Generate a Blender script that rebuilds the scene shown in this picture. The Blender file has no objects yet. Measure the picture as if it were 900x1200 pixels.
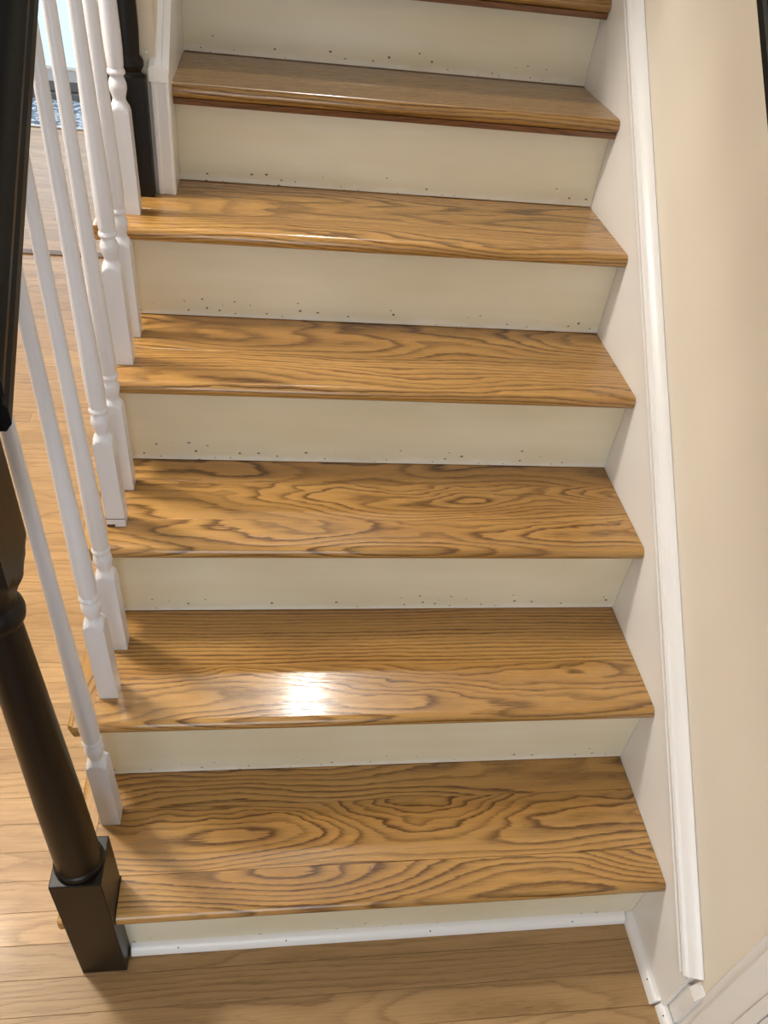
import bpy, bmesh, math, random
from mathutils import Vector, Matrix
random.seed(7)
sc = bpy.context.scene
COL = sc.collection

# ------------------------------------------------------------------ camera
cam_d = bpy.data.cameras.new('camera')
cam = bpy.data.objects.new('camera', cam_d); COL.objects.link(cam)
F_PX = 933.5
cam_d.sensor_fit = 'HORIZONTAL'; cam_d.sensor_width = 36.0
cam_d.lens = F_PX / 900.0 * 36.0
cam_d.clip_start = 0.02; cam_d.clip_end = 60
cam.location = (-0.7395, -0.6244, 1.6351)
cam.rotation_mode = 'XYZ'
cam.rotation_euler = (0.8574, -0.1015, -0.1011)
sc.camera = cam

# ------------------------------------------------------------------ world, lights, exposure
w = bpy.data.worlds.new('world'); sc.world = w; w.use_nodes = True
bg = w.node_tree.nodes['Background']
bg.inputs['Color'].default_value = (0.96, 0.98, 1.0, 1)
bg.inputs['Strength'].default_value = 0.22

def lamp(name, kind, loc, power, col, size=0.2, rot=None, size_y=None):
    d = bpy.data.lights.new(name, kind); d.energy = power; d.color = col
    if kind == 'AREA':
        d.size = size
        if size_y: d.shape = 'RECTANGLE'; d.size_y = size_y
        else: d.shape = 'DISK'
    else: d.shadow_soft_size = size
    o = bpy.data.objects.new(name, d); COL.objects.link(o); o.location = loc
    if rot: o.rotation_euler = rot
    return o
# ceiling lamp of the hall, left of the flight
lamp('hall_ceiling_lamp', 'POINT', (-2.0, 0.94, 2.28), 100, (1.0, 0.94, 0.84), 0.13)
# ceiling lamp of the upper landing (mirrored in the second tread)
lamp('landing_lamp', 'AREA', (-0.42, 3.36, 4.85), 58, (1.0, 0.97, 0.93), 0.22, (0, 0, 0))
# daylight of the window behind the viewer
lamp('front_window_daylight', 'AREA', (-1.0, -2.1, 1.15), 21, (0.78, 0.89, 1.0), 1.3, (math.radians(88), 0, 0), 1.3)
# daylight of the glazed door at the far end of the hall
lamp('door_daylight', 'AREA', (-2.5, 5.25, 1.25), 22, (0.80, 0.90, 1.0), 1.2, (math.radians(-78), 0, 0), 2.0)

sc.view_settings.view_transform = 'Standard'
sc.view_settings.look = 'None'
sc.view_settings.gamma = 1.0
sc.view_settings.use_curve_mapping = False
sc.view_settings.exposure = 0.08

# ------------------------------------------------------------------ stair numbers
G, RISE, NOSE, TH = 0.239, 0.2, 0.033, 0.028
NZ = [0.2, 0.403, 0.601, 0.803, 1.004, 1.205, 1.392, 1.59]         # top of each tread
NY = [-0.033, 0.211, 0.449, 0.685, 0.917, 1.152, 1.381, 1.62]      # front of each nosing
BY = [0.241, 0.479, 0.717, 0.957, 1.193, 1.430, 1.668, 1.90]       # face of the riser behind it
XL, XRET = -1.045, -1.085
XWALL = 0.02

# ------------------------------------------------------------------ node helpers
class NT:
    def __init__(self, name):
        self.m = bpy.data.materials.new(name); self.m.use_nodes = True
        self.t = self.m.node_tree; self.n = self.t.nodes; self.l = self.t.links
        self.b = self.n['Principled BSDF']
    def new(self, kind, **kw):
        x = self.n.new(kind)
        for k, v in kw.items(): setattr(x, k, v)
        return x
    def put(self, sock, v):
        if hasattr(v, 'is_output'): self.l.new(v, sock)
        else: sock.default_value = v
    def math(self, op, a, b=0.0, c=None):
        x = self.new('ShaderNodeMath', operation=op)
        self.put(x.inputs[0], a); self.put(x.inputs[1], b)
        if c is not None: self.put(x.inputs[2], c)
        return x.outputs[0]
    def add(self, a, b): return self.math('ADD', a, b)
    def mul(self, a, b): return self.math('MULTIPLY', a, b)
    def sub(self, a, b): return self.math('SUBTRACT', a, b)
    def xyz(self, x, y, z):
        c = self.new('ShaderNodeCombineXYZ')
        self.put(c.inputs[0], x); self.put(c.inputs[1], y); self.put(c.inputs[2], z)
        return c.outputs[0]
    def sep(self, v):
        s = self.new('ShaderNodeSeparateXYZ'); self.l.new(v, s.inputs[0]); return s.outputs
    def noise(self, vec, scale=1.0, detail=2.0, rough=0.5):
        x = self.new('ShaderNodeTexNoise'); self.l.new(vec, x.inputs['Vector'])
        x.inputs['Scale'].default_value = scale; x.inputs['Detail'].default_value = detail
        x.inputs['Roughness'].default_value = rough
        return x.outputs['Fac']
    def ramp(self, f, stops, interp='LINEAR'):
        x = self.new('ShaderNodeValToRGB'); self.put(x.inputs[0], f)
        cr = x.color_ramp; cr.interpolation = interp
        while len(cr.elements) < len(stops): cr.elements.new(0.5)
        for e, (p, c) in zip(cr.elements, stops):
            e.position = p; e.color = (c, c, c, 1) if isinstance(c, (int, float)) else (*c, 1)
        return x.outputs[0]
    def mix(self, f, a, b, mode='MIX'):
        x = self.new('ShaderNodeMix', data_type='RGBA', blend_type=mode)
        self.put(x.inputs[0], f)
        for s, v in ((x.inputs[6], a), (x.inputs[7], b)):
            if isinstance(v, tuple): s.default_value = (*v, 1) if len(v) == 3 else v
            else: self.l.new(v, s)
        return x.outputs[2]
    def bump(self, h, strength, dist):
        x = self.new('ShaderNodeBump'); self.l.new(h, x.inputs['Height'])
        x.inputs['Strength'].default_value = strength; x.inputs['Distance'].default_value = dist
        self.l.new(x.outputs[0], self.b.inputs['Normal']); return x
    def obj(self): return self.new('ShaderNodeTexCoord').outputs['Object']
    def set(self, **kw):
        for k, v in kw.items():
            s = self.b.inputs[k.replace('_', ' ')]
            if isinstance(v, tuple): s.default_value = (*v, 1)
            else: self.put(s, v)

def srgb(r, g, b):
    f = lambda c: (c / 255 / 12.92) if c / 255 <= 0.04045 else ((c / 255 + 0.055) / 1.055) ** 2.4
    return (f(r), f(g), f(b))

def wood(name, light, mid, dark, freq, axis='x', rough=0.25, coat=0.4, contrast=1.0, bumpy=1.0):
    """flat-sawn board: growth rings of a tilted log cut by the board; object colour r = seed, g = depth of cut, b = tone"""
    t = NT(name)
    s = t.sep(t.obj()); oi = t.new('ShaderNodeObjectInfo'); oc = t.sep(oi.outputs['Color'])
    x, y, z = (s[0], s[1], s[2]) if axis == 'x' else (s[1], s[0], s[2])
    seed = t.mul(oc[0], 53.0)
    sx = t.add(x, seed)
    # slow wander of the log (object alpha = how lively the figure is)
    live = oi.outputs['Alpha']
    w1 = t.sub(t.noise(t.xyz(t.mul(sx, 1.7), t.mul(t.add(y, seed), 5.0), t.mul(z, 4.0)), 1.0, 1.0), 0.5)
    w2 = t.sub(t.noise(t.xyz(t.mul(sx, 7.0), t.mul(y, 26.0), t.add(seed, 3.0)), 1.0, 2.0), 0.5)
    w3 = t.sub(t.noise(t.xyz(t.mul(sx, 26.0), t.mul(y, 420.0), t.mul(z, 420.0)), 1.0, 3.0, 0.65), 0.5)
    yy = t.add(t.add(y, t.add(t.mul(t.sub(oc[0], 0.5), 0.09), t.mul(t.math('MAXIMUM', t.sub(0.62, live), 0.0), 0.5))), t.mul(t.mul(w2, live), 0.020))
    zz = t.add(t.add(t.mul(oc[1], 0.20), t.mul(t.mul(w1, live), 0.16)), t.add(z, t.mul(t.mul(w2, live), 0.022)))
    r = t.math('SQRT', t.add(t.mul(yy, yy), t.mul(zz, zz)))
    ph = t.add(t.mul(r, freq), t.mul(w3, 0.55))
    fr = t.math('FRACT', ph)
    ring = t.ramp(fr, [(0.0, 0.70), (0.06, 0.95), (0.18, 0.66), (0.34, 0.26), (0.58, 0.04), (0.90, 0.0), (0.98, 0.45)])
    # each ring differs in weight
    wid = t.noise(t.xyz(t.mul(t.math('FLOOR', ph), 3.7), seed, t.mul(sx, 1.2)), 1.0, 0.0)
    ringw = t.mul(t.mul(ring, t.math('MULTIPLY_ADD', wid, 1.5, 0.0)), contrast)
    fib = t.noise(t.xyz(t.mul(sx, 9.0), t.mul(y, 420.0), t.mul(z, 420.0)), 1.0, 2.0, 0.6)
    blot = t.noise(t.xyz(t.mul(sx, 1.8), t.mul(t.add(y, seed), 9.0), 0.0), 1.0, 2.0)
    base = t.mix(t.ramp(blot, [(0.3, 0.0), (0.75, 1.0)]), light, mid)
    c = t.mix(t.math('MINIMUM', ringw, 0.92), base, dark)
    c = t.mix(t.mul(t.ramp(fib, [(0.42, 0.0), (0.75, 1.0)]), 0.36), c, dark)
    # dark open pores: short dashes along the grain
    por = t.noise(t.xyz(t.mul(sx, 34.0), t.mul(y, 800.0), t.mul(z, 800.0)), 1.0, 1.0)
    pm = t.mul(t.ramp(por, [(0.62, 0.0), (0.70, 1.0)]), t.math('MULTIPLY_ADD', ring, 0.6, 0.10))
    c = t.mix(pm, c, tuple(v * 0.55 for v in dark))
    hsv = t.new('ShaderNodeHueSaturation'); t.l.new(c, hsv.inputs['Color'])
    t.put(hsv.inputs['Value'], t.math('MULTIPLY_ADD', oc[2], 0.5, 0.75))
    t.l.new(hsv.outputs[0], t.b.inputs['Base Color'])
    hh = t.add(t.mul(fib, 0.6), t.mul(ring, -0.5))
    t.bump(hh, 0.22 * bumpy, 0.0006)
    t.set(Roughness=t.math('MULTIPLY_ADD', fib, 0.14, rough - 0.07), Coat_Weight=coat, Coat_Roughness=0.10)
    bn = [n for n in t.n if n.type == 'BUMP'][0]; t.l.new(bn.outputs[0], t.b.inputs['Coat Normal'])
    return t.m

def paint(name, col, rough=0.4, var=0.04, coat=0.0, scale=14.0, bump=0.10, stretch=1.0, spec=0.5):
    t = NT(name); o = t.obj(); s = t.sep(o)
    v = t.xyz(t.mul(s[0], stretch), s[1], s[2])
    n1 = t.noise(v, scale * 0.25, 3.0); n2 = t.noise(v, scale * 9, 2.0)
    c = t.mix(t.mul(t.ramp(n1, [(0.3, 0.0), (0.7, 1.0)]), 1.0), col, tuple(max(0, x * (1 - 2.2 * var)) for x in col))
    t.l.new(c, t.b.inputs['Base Color'])
    t.bump(t.add(n1, t.mul(n2, 0.35)), bump, 0.002)
    t.set(Roughness=rough, Coat_Weight=coat, Specular_IOR_Level=spec)
    return t.m

def riser_paint():
    t = NT('cream_riser_paint'); s = t.sep(t.obj()); oi = t.new('ShaderNodeObjectInfo'); oc = t.sep(oi.outputs['Color'])
    seed = t.mul(oc[0], 31.0); x = t.add(s[0], seed)
    st = t.noise(t.xyz(t.mul(x, 2.2), 0.0, t.mul(s[2], 26.0)), 1.0, 3.0)
    bl = t.noise(t.xyz(t.mul(x, 2.5), 1.0, t.mul(s[2], 5.0)), 1.0, 2.0)
    c = t.mix(t.ramp(st, [(0.35, 0.0), (0.75, 0.55)]), srgb(222, 212, 186), srgb(231, 225, 208))
    c = t.mix(t.ramp(bl, [(0.40, 0.0), (0.72, 0.6)]), c, srgb(206, 193, 160))
    # white filler smeared along the foot
    edge = t.add(s[2], t.mul(t.sub(t.noise(t.xyz(t.mul(x, 16.0), 0.0, t.mul(s[2], 30.0)), 1.0, 3.0), 0.5), 0.030))
    c = t.mix(t.mul(t.ramp(edge, [(0.003, 1.0), (0.014, 0.0)]), 0.6), c, srgb(238, 234, 226))
    # nail holes and chips near the foot
    vo = t.new('ShaderNodeTexVoronoi', voronoi_dimensions='2D'); vo.inputs['Scale'].default_value = 1.0
    t.l.new(t.xyz(t.mul(x, 30.0), t.mul(s[2], 42.0), 0.0), vo.inputs['Vector'])
    vc = t.sep(vo.outputs['Color'])
    jag = t.noise(t.xyz(t.mul(x, 500.0), 0.0, t.mul(s[2], 500.0)), 1.0, 1.0)
    dot = t.math('LESS_THAN', t.add(vo.outputs['Distance'], t.mul(jag, 0.12)), t.math('MULTIPLY_ADD', vc[1], 0.07, 0.09))
    low = t.ramp(s[2], [(0.004, 0.60), (0.030, 0.42), (0.045, 0.0)])
    on = t.math('LESS_THAN', vc[0], low)
    c = t.mix(t.mul(t.mul(dot, on), 0.9), c, srgb(70, 56, 40))
    t.l.new(c, t.b.inputs['Base Color'])
    t.bump(t.add(t.mul(st, 0.5), t.mul(t.mul(dot, on), -1.0)), 0.25, 0.002)
    t.set(Roughness=0.42)
    return t.m

OAK_L, OAK_M, OAK_D = srgb(196, 151, 85), srgb(178, 131, 69), srgb(94, 60, 20)
M = {}
M['oak'] = wood('oak_tread', OAK_L, OAK_M, OAK_D, 128.0, 'x', 0.28, 0.4, 1.15)
M['oak_y'] = wood('oak_return', OAK_L, OAK_M, OAK_D, 120.0, 'y', 0.30, 0.45)
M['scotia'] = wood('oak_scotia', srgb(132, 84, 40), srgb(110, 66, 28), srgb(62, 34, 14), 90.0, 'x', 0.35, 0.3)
M['plank'] = wood('floor_plank', srgb(194, 157, 108), srgb(178, 140, 92), srgb(128, 92, 52), 110.0, 'x', 0.46, 0.04, 0.55, 0.6)
M['white'] = paint('white_gloss_paint', srgb(240, 238, 236), 0.33, 0.015, 0.1)
M['baluster'] = paint('baluster_paint', srgb(228, 230, 238), 0.30, 0.012, 0.15)
M['skirt'] = paint('skirt_paint', srgb(242, 239, 236), 0.36, 0.02)
M['wall'] = paint('beige_wall_paint', srgb(236, 227, 212), 0.55, 0.018, 0, 10, 0.12)
M['cream'] = paint('cream_wall_paint', srgb(226, 214, 190), 0.5, 0.03)
M['riser'] = riser_paint()
M['black'] = paint('black_gloss_paint', srgb(24, 18, 12), 0.36, 0.15, 0.0, 30, 0.10, 1.0, 0.30)
M['rail'] = paint('black_rail_paint', srgb(14, 13, 12), 0.36, 0.15, 0.0, 30, 0.18, 1.0, 0.22)
M['dark'] = paint('dark_brown_wood', srgb(110, 74, 42), 0.5, 0.1)
M['grey'] = paint('grey_metal', srgb(128, 132, 138), 0.4, 0.05)
M['doorwhite'] = paint('door_paint', srgb(222, 232, 242), 0.4, 0.02)
M['metal'] = paint('nail_metal', srgb(60, 52, 44), 0.4, 0.05)
t = NT('daylit_glass'); t.set(Base_Color=(0.5, 0.7, 0.9), Roughness=0.1, Emission_Color=(0.60, 0.80, 1.0), Emission_Strength=0.85); M['pane'] = t.m
t = NT('speckled_mat'); o_ = t.obj()
v_ = t.new('ShaderNodeTexVoronoi'); v_.inputs['Scale'].default_value = 42.0; t.l.new(o_, v_.inputs['Vector'])
t.l.new(t.ramp(t.sep(v_.outputs['Color'])[0], [(0.2, srgb(84, 96, 112)), (0.55, srgb(130, 146, 164)), (0.85, srgb(205, 216, 228))]), t.b.inputs['Base Color'])
t.set(Roughness=0.8); M['mat'] = t.m

# ------------------------------------------------------------------ mesh helpers
def link(name, me, mat=None, parent=None, loc=(0, 0, 0)):
    o = bpy.data.objects.new(name, me); COL.objects.link(o)
    if mat is not None and me is not None and not me.materials: me.materials.append(M[mat])
    o.location = loc
    if parent is not None: o.parent = parent
    return o
def empty(name, loc=(0, 0, 0)):
    o = bpy.data.objects.new(name, None); COL.objects.link(o); o.location = loc; o.empty_display_size = 0.1
    return o
def tag(o, label=None, cat=None, group=None, kind=None):
    if label: o['label'] = label
    if cat: o['category'] = cat
    if group: o['group'] = group
    if kind: o['kind'] = kind
    return o
def to_mesh(bm, name='m', smooth=False, angle=None, flat_big=0.0):
    bmesh.ops.recalc_face_normals(bm, faces=bm.faces)
    me = bpy.data.meshes.new(name)
    if smooth:
        for f in bm.faces: f.smooth = True
        for e in bm.edges:
            if len(e.link_faces) == 2 and e.calc_face_angle(0) > (angle or 0.6): e.smooth = False
        big = max(f.calc_area() for f in bm.faces)
        for f in bm.faces:
            if flat_big and f.calc_area() > flat_big * big: f.smooth = False
    bm.to_mesh(me); bm.free(); return me
def box_me(x0, x1, y0, y1, z0, z1, bev=0.0, seg=2):
    bm = bmesh.new(); bmesh.ops.create_cube(bm, size=1)
    for v in bm.verts:
        v.co = Vector(((x0 + x1) / 2 + v.co.x * (x1 - x0), (y0 + y1) / 2 + v.co.y * (y1 - y0), (z0 + z1) / 2 + v.co.z * (z1 - z0)))
    if bev: bmesh.ops.bevel(bm, geom=bm.edges[:], offset=bev, segments=seg, affect='EDGES', profile=0.5)
    return to_mesh(bm, smooth=bool(bev), flat_big=0.02)
def box(name, b, mat, parent=None, bev=0.0, seg=2):
    """mesh about its own base centre, so grain and wear start at the piece"""
    x0, x1, y0, y1, z0, z1 = b
    c = Vector(((x0 + x1) / 2, (y0 + y1) / 2, z0))
    me = box_me(x0 - c.x, x1 - c.x, y0 - c.y, y1 - c.y, 0, z1 - z0, bev, seg)
    off = parent_loc(parent)
    return link(name, me, mat, parent, c - off)
def parent_loc(p):
    v = Vector((0, 0, 0))
    while p is not None: v += p.location; p = p.parent
    return v
def prism_me(prof, a, b, axis='x', smooth=True, angle=0.5):
    """closed 2-D outline swept along an axis; for x the outline is (y,z), for z it is (x,y)"""
    bm = bmesh.new(); rings = []
    for s in (a, b):
        rings.append([bm.verts.new((s, p[0], p[1]) if axis == 'x' else ((p[0], s, p[1]) if axis == 'y' else (p[0], p[1], s))) for p in prof])
    n = len(prof)
    for i in range(n): bm.faces.new((rings[0][i], rings[0][(i + 1) % n], rings[1][(i + 1) % n], rings[1][i]))
    bm.faces.new(rings[0]); bm.faces.new(rings[1][::-1])
    return to_mesh(bm, smooth=smooth, angle=angle, flat_big=0.4)
def prism(name, prof, a, b, mat, parent=None, axis='x', origin=(0, 0, 0), **kw):
    ox, oy, oz = origin
    if axis == 'x': pr = [(p[0] - oy, p[1] - oz) for p in prof]; a, b = a - ox, b - ox
    elif axis == 'y': pr = [(p[0] - ox, p[1] - oz) for p in prof]; a, b = a - oy, b - oy
    else: pr = [(p[0] - ox, p[1] - oy) for p in prof]; a, b = a - oz, b - oz
    return link(name, prism_me(pr, a, b, axis, **kw), mat, parent, Vector(origin) - parent_loc(parent))
def sweep_me(prof, p0, p1, nrm, side, cut='perp', smooth=True, angle=0.5):
    """outline (side, normal) swept from p0 to p1; cut 'y' keeps the two ends vertical"""
    p0, p1, nrm, side = Vector(p0), Vector(p1), Vector(nrm), Vector(side)
    d = (p1 - p0).normalized(); bm = bmesh.new(); rings = []
    for q in (p0, p1):
        ring = []
        for a, b in prof:
            off = side * a + nrm * b
            if cut == 'y': off = off - d * (off.y / d.y)
            ring.append(bm.verts.new(q + off))
        rings.append(ring)
    n = len(prof)
    for i in range(n): bm.faces.new((rings[0][i], rings[0][(i + 1) % n], rings[1][(i + 1) % n], rings[1][i]))
    bm.faces.new(rings[0]); bm.faces.new(rings[1][::-1])
    return to_mesh(bm, smooth=smooth, angle=angle)
def turned_me(prof, half=None, seg=40, front_only=False):
    """lathe profile [(z, radius)], clipped by a square of the given half width (a turned square billet)"""
    bm = bmesh.new(); rings = []
    for z, R in prof:
        ring = []
        for i in range(seg):
            a = 2 * math.pi * i / seg + math.pi / 4
            c, s = math.cos(a), math.sin(a); r = R
            if half: r = min(R, half / max(abs(c), abs(s)))
            ring.append(bm.verts.new((r * c, r * s, z)))
        rings.append(ring)
    for k in range(len(rings) - 1):
        for i in range(seg): bm.faces.new((rings[k][i], rings[k][(i + 1) % seg], rings[k + 1][(i + 1) % seg], rings[k + 1][i]))
    bm.faces.new(rings[0]); bm.faces.new(rings[-1])
    return to_mesh(bm, smooth=True, angle=0.42)
RG = random.Random(15)
def grain(o, depth=None, tone=None, live=1.0, rng=random):
    o.color = (rng.random(), random.uniform(0.05, 1.0) if depth is None else depth, random.uniform(0.4, 0.6) if tone is None else tone, live)
    return o

# ------------------------------------------------------------------ floor
floor = link('floor', box_me(-4.2, 0.6, -2.2, 5.7, -0.06, -0.014), 'dark'); tag(floor, 'light oak plank floor of the hall', kind='structure')
PW = 0.0598
y0 = -0.105 - 6 * PW
row = 0
plank_meshes = {}
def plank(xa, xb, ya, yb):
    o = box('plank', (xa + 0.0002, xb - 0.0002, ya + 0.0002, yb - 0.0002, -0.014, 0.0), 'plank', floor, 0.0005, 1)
    grain(o, random.uniform(0.1, 1.0), random.choice((0.0, 0.06) if xb > -0.2 else (0.26, 0.34, 0.40, 0.46, 0.54, 0.60)), 0.55)  # darker tone of the front planks paints in the shade before the stairs
while y0 < 4.80:
    y1 = y0 + PW
    if y0 < 2.998 and y1 > 2.975: y1 = 2.998
    xr = 0.012 if y0 < -0.03 else -1.062
    x = -2.75 - random.uniform(0, 0.5)
    while x < xr:
        L = random.uniform(0.9, 1.9)
        xe = x + L
        if xr - xe < 0.28: xe = xr
        if xr > 0 and xe > -1.35: xe = xr
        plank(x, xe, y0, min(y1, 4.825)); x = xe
    y0 = y1
    if abs(y1 - 2.998) < 1e-6: y0 = 3.045
trim = box('trim_1', (-3.2, -1.062, 2.998, 3.045, -0.014, 0.006), 'dark', None, 0.002)
tag(trim, 'thin dark brown threshold strip across the hall floor', kind='structure')

# ------------------------------------------------------------------ walls
wall_r = box('wall_right', (XWALL, 0.14, -0.20, 4.2, 0.0, 3.2), 'wall'); tag(wall_r, 'beige painted wall beside the stairs', kind='structure')
wall_b = empty('wall_back'); tag(wall_b, 'pale wall at the far end of the hall', kind='structure')
box('wall_panel', (-1.62, -1.06, 5.48, 5.6, 0, 2.7), 'cream', wall_b); box('wall_panel', (-4.2, -3.1, 5.48, 5.6, 0, 2.7), 'cream', wall_b); box('wall_panel', (-3.1, -1.62, 5.48, 5.6, 2.15, 2.7), 'cream', wall_b)
wall_h = box('wall_far_left', (-4.2, -4.1, -2.2, 5.48, 0, 2.7), 'cream'); tag(wall_h, 'pale side wall of the hall', kind='structure')
wall_f = box('wall_front', (-4.2, 0.14, -2.3, -2.2, 0, 2.7), 'wall'); tag(wall_f, 'beige wall behind the viewer', kind='structure')
ceil = empty('ceiling'); tag(ceil, 'white ceiling of the hall, open above the stairs', kind='structure')
box('ceiling_panel', (-4.2, 0.14, -2.2, 0.10, 2.45, 2.7), 'white', ceil); box('ceiling_panel', (-4.2, -1.06, 0.10, 5.6, 2.45, 2.7), 'white', ceil)
# wall between hall and the upper half of the flight
wall_l = box('wall_left', (-1.058, -0.962, 1.112, 4.2, 0.0, 3.2), 'cream'); tag(wall_l, 'cream wall end beside the upper steps', kind='structure')

# ------------------------------------------------------------------ glazed door at the far end
door = empty('door_1', (-2.36, 5.46, 0)); tag(door, 'pale blue glazed door at the far end of the hall', kind='structure')
box('threshold', (-3.1, -1.62, 5.42, 5.52, 0.0, 0.05), 'grey', door, 0.004)
box('door_sweep', (-3.06, -1.66, 5.455, 5.495, 0.055, 0.115), 'grey', door, 0.003)
box('bottom_rail', (-3.06, -1.66, 5.45, 5.50, 0.115, 0.185), 'doorwhite', door, 0.004)
box('stile', (-3.06, -2.94, 5.45, 5.50, 0.185, 2.1), 'doorwhite', door, 0.004); box('stile', (-1.78, -1.66, 5.45, 5.50, 0.185, 2.1), 'doorwhite', door, 0.004)
box('stile', (-2.43, -2.37, 5.45, 5.50, 0.185, 2.1), 'doorwhite', door, 0.004)
box('top_rail', (-2.94, -1.78, 5.45, 5.50, 2.0, 2.1), 'doorwhite', door, 0.004)
box('glazing_bead', (-2.94, -1.78, 5.44, 5.455, 0.185, 0.20), 'white', door, 0.003)
box('pane', (-2.94, -2.43, 5.47, 5.478, 0.20, 2.0), 'pane', door); box('pane', (-2.37, -1.78, 5.47, 5.478, 0.20, 2.0), 'pane', door)
mat_o = empty('doormat', (-2.3, 5.12, 0)); tag(mat_o, 'speckled blue-grey doormat in front of the glazed door', 'mat')
box('pile', (-3.0, -1.55, 4.86, 5.41, 0.0, 0.012), 'mat', mat_o, 0.003)
box('border', (-3.02, -1.53, 4.835, 4.86, 0.0, 0.010), 'doorwhite', mat_o, 0.003)

# ------------------------------------------------------------------ staircase
stair = empty('staircase', (-0.52, 0.0, 0.0))
tag(stair, 'straight flight of oak treads with cream painted risers', 'staircase')
def nose_prof(yf, yb, zt, th=TH):
    r = th * 0.5; pts = []
    for i in range(9):                                   # bullnose: top corner rounder than the lower one
        a = math.pi / 2 + math.pi * i / 8
        pts.append((yf + r * 0.85 + 0.85 * r * math.cos(a), zt - r + r * math.sin(a)))
    return pts + [(yb, zt - th), (yb, zt)]
SPLIT = [[0.075, 0.20], [0.125], [0.085, 0.20], [0.13], [0.10, 0.188], [0.12], [0.14], [0.14]]
DEPTH = [[0.10, 0.25, 0.45], [0.30, 0.5], [0.18, 0.30, 0.4], [0.35, 0.55], [0.5, 0.4, 0.5], [0.55, 0.6], [0.5, 0.6], [0.5, 0.5]]
LIVE = [(1.0, 1.3, 1.0), (0.9, 0.25), (1.0, 1.2, 0.6), (0.55, 0.62), (0.48, 0.6, 0.5), (0.3, 0.35), (0.4, 0.4), (0.4, 0.4)]
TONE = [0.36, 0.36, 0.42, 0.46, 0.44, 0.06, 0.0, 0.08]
for k in range(8):
    zt, yf, yb = NZ[k], NY[k], BY[k]
    xl = XL if k < 5 else -0.94
    cuts = [yf] + [yf + c for c in SPLIT[k]] + [yb + 0.012]
    tr = empty('tread', (-0.52, yf, zt - TH)); tr.parent = stair; tr.location = Vector((-0.52, yf, zt - TH)) - stair.location
    for i in range(len(cuts) - 1):
        a, b = cuts[i], cuts[i + 1]
        xx = xl
        if k == 0 and i == 0: xx = -0.9895               # notched round the newel
        if k == 4 and i == 2: xx = -0.94                 # stops at the wall end
        org = ((xx) / 2, (a + b) / 2, zt - TH)
        if i == 0: o = prism('board', nose_prof(a, b - 0.0003, zt), xx, -0.0008, 'oak', tr, 'x', org)
        else: o = box('board', (xx, -0.0008, a + 0.0003, b, zt - TH, zt), 'oak', tr, 0.0006, 1)
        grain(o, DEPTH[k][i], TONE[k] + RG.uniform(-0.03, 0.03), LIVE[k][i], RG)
    if k < 5:
        # return nosing with its grain turned along the side
        ye = min(yb + 0.03, 1.075) if k == 4 else yb + 0.03
        r = TH / 2; pr = []
        for i in range(9):
            a = math.pi / 2 + math.pi * i / 8
            pr.append((XRET + r * 0.85 + 0.85 * r * math.cos(a), zt - r + r * math.sin(a)))
        pr += [(XL - 0.0004, zt - TH), (XL - 0.0004, zt)]
        ys = yf if k else 0.0455
        me = prism_me([(p[0] - XRET, p[1] - zt + TH) for p in pr], ys - yf, ye - yf, 'y')
        if k:                                            # mitre at the front corner
            for v in me.vertices:
                if v.co.y < 1e-4: v.co.y = max(0.0, 0.010 * (1 - min(1, v.co.x / 0.012)))
        grain(link('return_nosing', me, 'oak_y', tr, Vector((XRET, yf, zt - TH)) - parent_loc(tr)), 0.5, TONE[k])
        if k == 0:
            grain(box('return_end', (XRET, -1.0705, yf, 0.045, zt - TH, zt), 'oak_y', tr, 0.006), 0.4, 0.45)
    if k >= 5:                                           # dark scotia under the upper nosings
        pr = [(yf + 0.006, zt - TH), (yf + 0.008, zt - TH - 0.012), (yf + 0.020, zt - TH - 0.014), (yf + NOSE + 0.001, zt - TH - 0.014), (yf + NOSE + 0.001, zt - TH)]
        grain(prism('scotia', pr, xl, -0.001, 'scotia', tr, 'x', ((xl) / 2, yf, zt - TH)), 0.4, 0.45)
    # riser under this tread
    yr = BY[k - 1] if k else 0.0
    zb = NZ[k - 1] + 0.0018 if k else 0.0
    xr0 = XL + 0.003 if k < 5 else -0.94
    o = box('riser', (xr0, -0.0008, yr, yr + 0.018, zb, zt - TH - 0.0006), 'riser', stair, 0.0)
    o.color = (random.random(), 0, 0, 1)
# closed outer string: saw-toothed white board on the hall side
pts = [(0.0, 0.0)]
for k in range(5):
    yr = BY[k - 1] if k else 0.0
    pts += [(yr, NZ[k] - TH - 0.001)]
    pts += [((BY[k] if k < 4 else 1.11), NZ[k] - TH - 0.001)]
pts += [(1.11, 0.0)]
prism('outer_string', pts, -1.062, XL + 0.002, 'white', stair, 'x', (-1.055, 0.5, 0.0), smooth=False)
# small wooden plug and drips are skipped on the hidden side; shoe moulding at the foot of the first riser
def shoe_prof(n=6, r=0.017):
    return [(0, 0)] + [(-r * math.cos(math.pi / 2 * i / n), r * 1.15 * math.sin(math.pi / 2 * i / n)) for i in range(n + 1)]
t2 = prism('trim_2', shoe_prof(), -0.985, -0.0175, 'white', None, 'x', (-0.5, 0.0, 0.0)); t2.location = (-0.5, 0, 0)
t2.data.transform(Matrix.Translation((0, 0, 0)))
tag(t2, 'white quarter-round moulding along the foot of the lowest riser', kind='structure')
for xx in (-0.90, -0.70, -0.42, -0.13):
    me = turned_me([(0, 0.0014), (0.0012, 0.0014)], None, 10); o = link('nail_head', me, 'metal', t2, (xx + 0.5, -0.0115, 0.0135)); o.rotation_euler = (math.radians(48), 0, 0)

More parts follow.
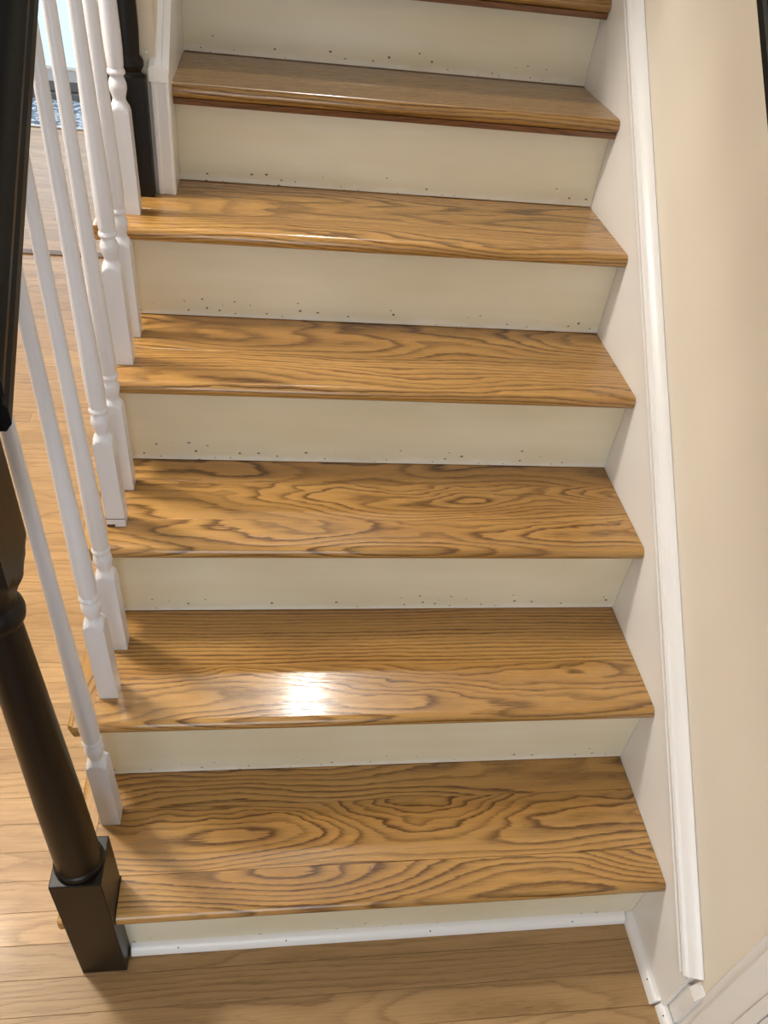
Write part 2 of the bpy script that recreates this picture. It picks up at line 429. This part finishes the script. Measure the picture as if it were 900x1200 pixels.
# ------------------------------------------------------------------ right skirt, cap moulding and casing
P0, P1 = Vector((0, -0.172, 0.159)), Vector((0, 2.2, 0.159 + 2.372 * 0.862))
dirv = (P1 - P0).normalized(); nv = Vector((0, -dirv.z, dirv.y))
skirt = empty('trim_3', (0.01, 0.5, 0)); tag(skirt, 'white skirt board with moulded cap running up beside the stairs', kind='structure')
prof = [(-0.172, 0.0), (-0.172, 0.155), (2.2, P1.z - 0.004), (2.2, 0.0)]
prism('skirt_board', prof, 0.0, XWALL, 'skirt', skirt, 'x', (0.01, 0.5, 0.0), smooth=False)
cap = [(0.0186, -0.030), (-0.001, -0.030), (-0.0055, -0.0285), (-0.006, -0.020), (0.0012, -0.0175), (0.0012, -0.0135), (-0.0070, -0.0105), (-0.0085, -0.004), (-0.0060, 0.0015),
       (-0.0005, 0.0035), (0.004, 0.010), (0.010, 0.0155), (0.0160, 0.0185), (0.0186, 0.0190)]
me = sweep_me(cap, P0 + dirv * 0.002, P1, nv, (1, 0, 0), angle=0.33)
o = link('cap_moulding', me, 'white', skirt, -skirt.location)
# short base and its cap between skirt end and casing
base = empty('trim_4', (0.015, -0.19, 0)); tag(base, 'short white baseboard block between skirt board and door casing', kind='structure')
box('base_board', (0.011, 0.022, -0.203, -0.1725, 0.0, 0.128), 'white', base, 0.001)
prism('base_cap', [(0.011, 0.128), (0.008, 0.130), (0.006, 0.135), (0.008, 0.140), (0.013, 0.150), (0.018, 0.157), (0.022, 0.158), (0.022, 0.128)], -0.203, -0.180, 'white', base, 'y', (0.015, -0.19, 0.128))
# shoe moulding along the skirt and its loose end piece
sh = [(0, 0)] + [(-0.017 * math.cos(math.pi / 2 * i / 6), 0.0195 * math.sin(math.pi / 2 * i / 6)) for i in range(7)]
t5 = prism('trim_5', sh, -0.164, -0.0005, 'white', None, 'y', (0, -0.08, 0)); tag(t5, 'white quarter-round moulding along the foot of the skirt board', kind='structure')
me = turned_me([(0, 0.0014), (0.0012, 0.0014)], None, 10); o = link('nail_head', me, 'metal', t5, (-0.0115, -0.045, 0.0135)); o.rotation_euler = (0, math.radians(-48), 0)
t6 = prism('trim_6', [(p[0] + 0.009, p[1]) for p in sh], -0.36, -0.1675, 'white', None, 'y', (0.009, -0.26, 0)); tag(t6, 'short white quarter-round piece beyond the gap by the casing', kind='structure')
me = turned_me([(0, 0.0014), (0.0012, 0.0014)], None, 10); o = link('nail_head', me, 'metal', t6, (-0.0115, 0.072, 0.0135)); o.rotation_euler = (0, math.radians(-48), 0)
# door casing: vertical boards with fine grooves
cas = empty('trim_7', (0.02, -0.28, 0)); tag(cas, 'white door casing with vertical grooves at the wall corner', kind='structure')
def casing_board(nm, ya, yb, xf): box(nm, (xf, 0.14, ya, yb, 0.0, 2.15), 'white', cas, 0.0015)
casing_board('edge_strip', -0.2185, -0.2002, 0.0185); casing_board('flat', -0.2645, -0.2195, 0.013); casing_board('bead', -0.286, -0.2655, 0.010); casing_board('inner_flat', -0.40, -0.287, 0.012)

# ------------------------------------------------------------------ left skirt of the upper flight
sk = empty('trim_8', (-0.95, 1.3, 1.0)); tag(sk, 'white skirt board and plinth on the wall end at the upper steps', kind='structure')
zl = 1.235; yl = 1.104
prism('skirt_board', [(1.112, NZ[4] + 0.0005), (1.112, zl), (2.2, zl + 1.088 * 0.845), (2.2, NZ[4])], -0.962, -0.9402, 'white', sk, 'x', (-0.95, 1.3, 1.0), smooth=False)
pl = [(-0.976, 1.112), (-0.976, 1.103), (-0.972, 1.099), (-0.966, 1.099), (-0.963, 1.102), (-0.950, 1.101), (-0.945, 1.098), (-0.940, 1.100), (-0.9385, 1.106), (-0.9385, 1.112)]
prism('plinth', pl, NZ[4] + 0.0008, zl - 0.003, 'white', sk, 'z', (-0.957, 1.105, 1.0))
d2 = Vector((0, 1, 0.845)).normalized(); n2 = Vector((0, -d2.z, d2.y))
capL = [(-0.001, -0.012), (0.0005, -0.008), (0.0005, 0.000), (0.003, 0.003), (0.0025, 0.006), (-0.004, 0.008), (-0.010, 0.008), (-0.012, 0.006), (-0.016, 0.008), (-0.026, 0.009), (-0.034, 0.008), (-0.036, 0.004), (-0.036, -0.012)]
me = sweep_me(capL, (-0.94, 1.0975, zl - 0.002), (-0.94, 2.2, zl - 0.002 + 1.1025 * 0.845), n2, (1, 0, 0), cut='y')
link('cap_moulding', me, 'white', sk, -sk.location)
me = turned_me([(-0.0022, 0.0006), (-0.0016, 0.0017), (0, 0.0023), (0.0016, 0.0017), (0.0022, 0.0006)], None, 10)
link('paint_drip', me, 'white', sk, Vector((-0.9765, 1.0985, 1.268)) - sk.location)

# ------------------------------------------------------------------ balusters
HB = 0.0165
blk = [(0, 0.0300), (0.002, 0.0300), (0.180, 0.0300), (0.1845, 0.02335), (0.188, 0.0212), (0.1925, 0.0182), (0.197, 0.0152), (0.201, 0.0130), (0.2035, 0.0122)]
nek = [(0.2030, 0.0120), (0.206, 0.0118), (0.210, 0.0124), (0.216, 0.0142), (0.2225, 0.0157), (0.228, 0.0160), (0.233, 0.0152), (0.238, 0.0134), (0.2415, 0.0120), (0.2435, 0.0116), (0.2445, 0.0134), (0.2465, 0.0154), (0.2495, 0.0161), (0.2525, 0.0154), (0.2550, 0.0138), (0.2560, 0.0134)]
me_blk = turned_me(blk, HB, 40); me_nek = turned_me(nek, None, 32)
RS = 0.826                                                # slope of the hand rail
def rail_z(y): return 1.137 + (y - 0.008) * RS           # its lower right arris
BAL = [(0, -1.0215, 0.1375, 'white turned baluster standing on the lowest tread just behind the black newel'),
       (1, -1.0215, 0.2700, 'white turned baluster at the front of the second tread from the floor'),
       (1, -1.0205, 0.3805, 'white turned baluster at the back of the second tread from the floor'),
       (2, -1.0200, 0.5100, 'white turned baluster with cracked foot at the front of the third tread'),
       (2, -1.0195, 0.6165, 'white turned baluster at the back of the third tread from the floor'),
       (3, -1.0175, 0.7485, 'white turned baluster at the front of the fourth tread from the floor'),
       (3, -1.0170, 0.8560, 'white turned baluster at the back of the fourth tread from the floor'),
       (4, -1.0140, 0.9790, 'white turned baluster on the fifth tread in front of the thin black half newel')]
for i, (k, x, yf, lab) in enumerate(BAL):
    yc = yf + HB; z0 = NZ[k] + 0.0005
    b = empty('baluster', (x, yc, z0)); tag(b, lab, 'baluster', 'white balusters along the open side of the stairs')
    b.rotation_euler = (0, -0.0145, 0)
    link('base_block', me_blk, 'baluster', b); link('turned_neck', me_nek, 'baluster', b)
    top = rail_z(yc) - z0 - 0.013
    pf = [(0.2555, 0.0134), (0.258, 0.0140), (0.264, 0.0146), (0.285, 0.0155), (0.31, 0.0156), (0.35, 0.0150), (0.42, 0.0135), (0.50, 0.0120), (0.60, 0.0105)]
    for s in (0.5, 1.0): pf.append((0.60 + (top - 0.60) * s, 0.0105 - 0.0022 * s))
    link('shaft', turned_me(pf, None, 32), 'baluster', b)
    if i == 3:                                            # thin crack line across the foot
        box('foot_crack', (x - HB - 0.0002, x + HB + 0.0002, yf - 0.0003, yf + 0.004, z0 + 0.018, z0 + 0.0195), 'metal', b)
        box('foot_chip', (x - HB - 0.0003, x - 0.002, yf - 0.0004, yf + 0.004, z0 + 0.0, z0 + 0.006), 'metal', b, 0.0005, 1)

# ------------------------------------------------------------------ lower newel
nw = empty('newel_post', (-1.0285, 0.0, 0.0)); nw.rotation_euler = (0, -0.0095, 0)
tag(nw, 'large black turned newel post standing on the floor at the foot of the stairs', 'newel post')
link('base_block', box_me(-0.0395, 0.0395, -0.0405, 0.0405, 0, 0.35, 0.0018), 'black', nw)
link('shaft', turned_me([(0.3498, 0.034), (0.3505, 0.0372), (0.356, 0.0385), (0.362, 0.0372), (0.365, 0.0348), (0.372, 0.0342), (0.40, 0.0344), (0.55, 0.0325), (0.75, 0.0280), (0.90, 0.0245), (0.922, 0.0240)], None, 48), 'black', nw)
link('ring', turned_me([(0.921, 0.0238), (0.924, 0.0272), (0.930, 0.0305), (0.938, 0.0318), (0.946, 0.0308), (0.952, 0.0280), (0.955, 0.0258), (0.962, 0.0254), (0.9655, 0.0256)], None, 48), 'black', nw)
ub = turned_me([(0.9650, 0.0255), (0.968, 0.0285), (0.972, 0.0300), (0.980, 0.0330), (0.992, 0.0395), (1.004, 0.0470), (1.016, 0.0552), (1.020, 0.07), (1.285, 0.07)], 0.0395, 48)
link('upper_block', ub, 'black', nw)
link('cap', turned_me([(1.285, 0.062), (1.295, 0.068), (1.303, 0.066), (1.309, 0.055), (1.316, 0.030), (1.318, 0.0)], 0.047, 48), 'black', nw)

# ------------------------------------------------------------------ half newel at the wall end
hn = empty('half_newel', (-1.017, 1.096, NZ[4] + 0.0005))
tag(hn, 'thin black half newel fixed to the wall end on the fifth tread', 'newel post')
def half_turned(pr, half):
    me = turned_me(pr, half, 40)
    for v in me.vertices: v.co.y = min(0.0155, v.co.y * 0.62)
    return me
link('base_block', box_me(-0.036, 0.036, -0.018, 0.0155, 0, 0.222, 0.0018), 'black', hn)
link('ring', half_turned([(0.2215, 0.036), (0.226, 0.030), (0.230, 0.0285), (0.234, 0.031), (0.240, 0.0345), (0.248, 0.0345), (0.254, 0.031), (0.257, 0.0285), (0.262, 0.0285)], None), 'black', hn)
link('shaft', half_turned([(0.2615, 0.0285), (0.30, 0.0305), (0.5, 0.0295), (0.80, 0.025)], None), 'black', hn)
link('upper_block', box_me(-0.036, 0.036, -0.018, 0.0155, 0.80, 1.12, 0.0018), 'black', hn)

# ------------------------------------------------------------------ hand rails
rd = Vector((0, 1, RS)).normalized(); rn = Vector((0, -rd.z, rd.y))
sec = [(-0.026, -0.007), (0.026, -0.007), (0.0325, 0.0), (0.0325, 0.013), (0.0285, 0.0175), (0.0285, 0.022), (0.032, 0.026), (0.0325, 0.034), (0.028, 0.043), (0.018, 0.050), (0.006, 0.0535), (-0.006, 0.0535), (-0.018, 0.050), (-0.028, 0.043), (-0.0325, 0.034), (-0.032, 0.026), (-0.0285, 0.022), (-0.0285, 0.0175), (-0.0325, 0.013), (-0.0325, 0.0)]
hr = empty('handrail', (-1.0185, 0.0395, rail_z(0.0395)))
tag(hr, 'black moulded handrail rising from the newel post above the balusters', 'handrail')
me = sweep_me(sec, (0, 0.0, 0), (0, 1.036, 1.036 * RS), rn, (1, 0, 0), cut='y', angle=0.5)
link('rail', me, 'rail', hr)
wr = empty('wall_handrail', (-0.072, 0.5, 1.43))
tag(wr, 'black wall-mounted handrail on the beige wall at the right', 'handrail')
sw = 0.85; d3 = Vector((0, 1, sw)).normalized(); n3 = Vector((0, -d3.z, d3.y))
me = sweep_me([(a * 0.86, b * 0.9) for a, b in sec], (0, -0.6, 0.013 - 0.6 * sw), (0, 1.3, 0.013 + 1.3 * sw), n3, (1, 0, 0), angle=0.5)
link('rail', me, 'rail', wr)
for yb in (-0.4, 0.95):
    q = Vector((0, yb, 0.004 + yb * sw))
    bm = bmesh.new()
    me = sweep_me([(0.006 * math.cos(2 * math.pi * i / 10), 0.006 * math.sin(2 * math.pi * i / 10)) for i in range(10)], q + Vector((0, 0, 0)), q + Vector((0.0895, 0.0005, -0.045)), Vector((0, 1, 0)), Vector((0.45, 0, 0.9)).normalized())
    link('bracket', me, 'rail', wr)
    link('rosette', box_me(0.086, 0.0915, q.y - 0.022, q.y + 0.022, q.z - 0.075, q.z - 0.02, 0.002), 'rail', wr)
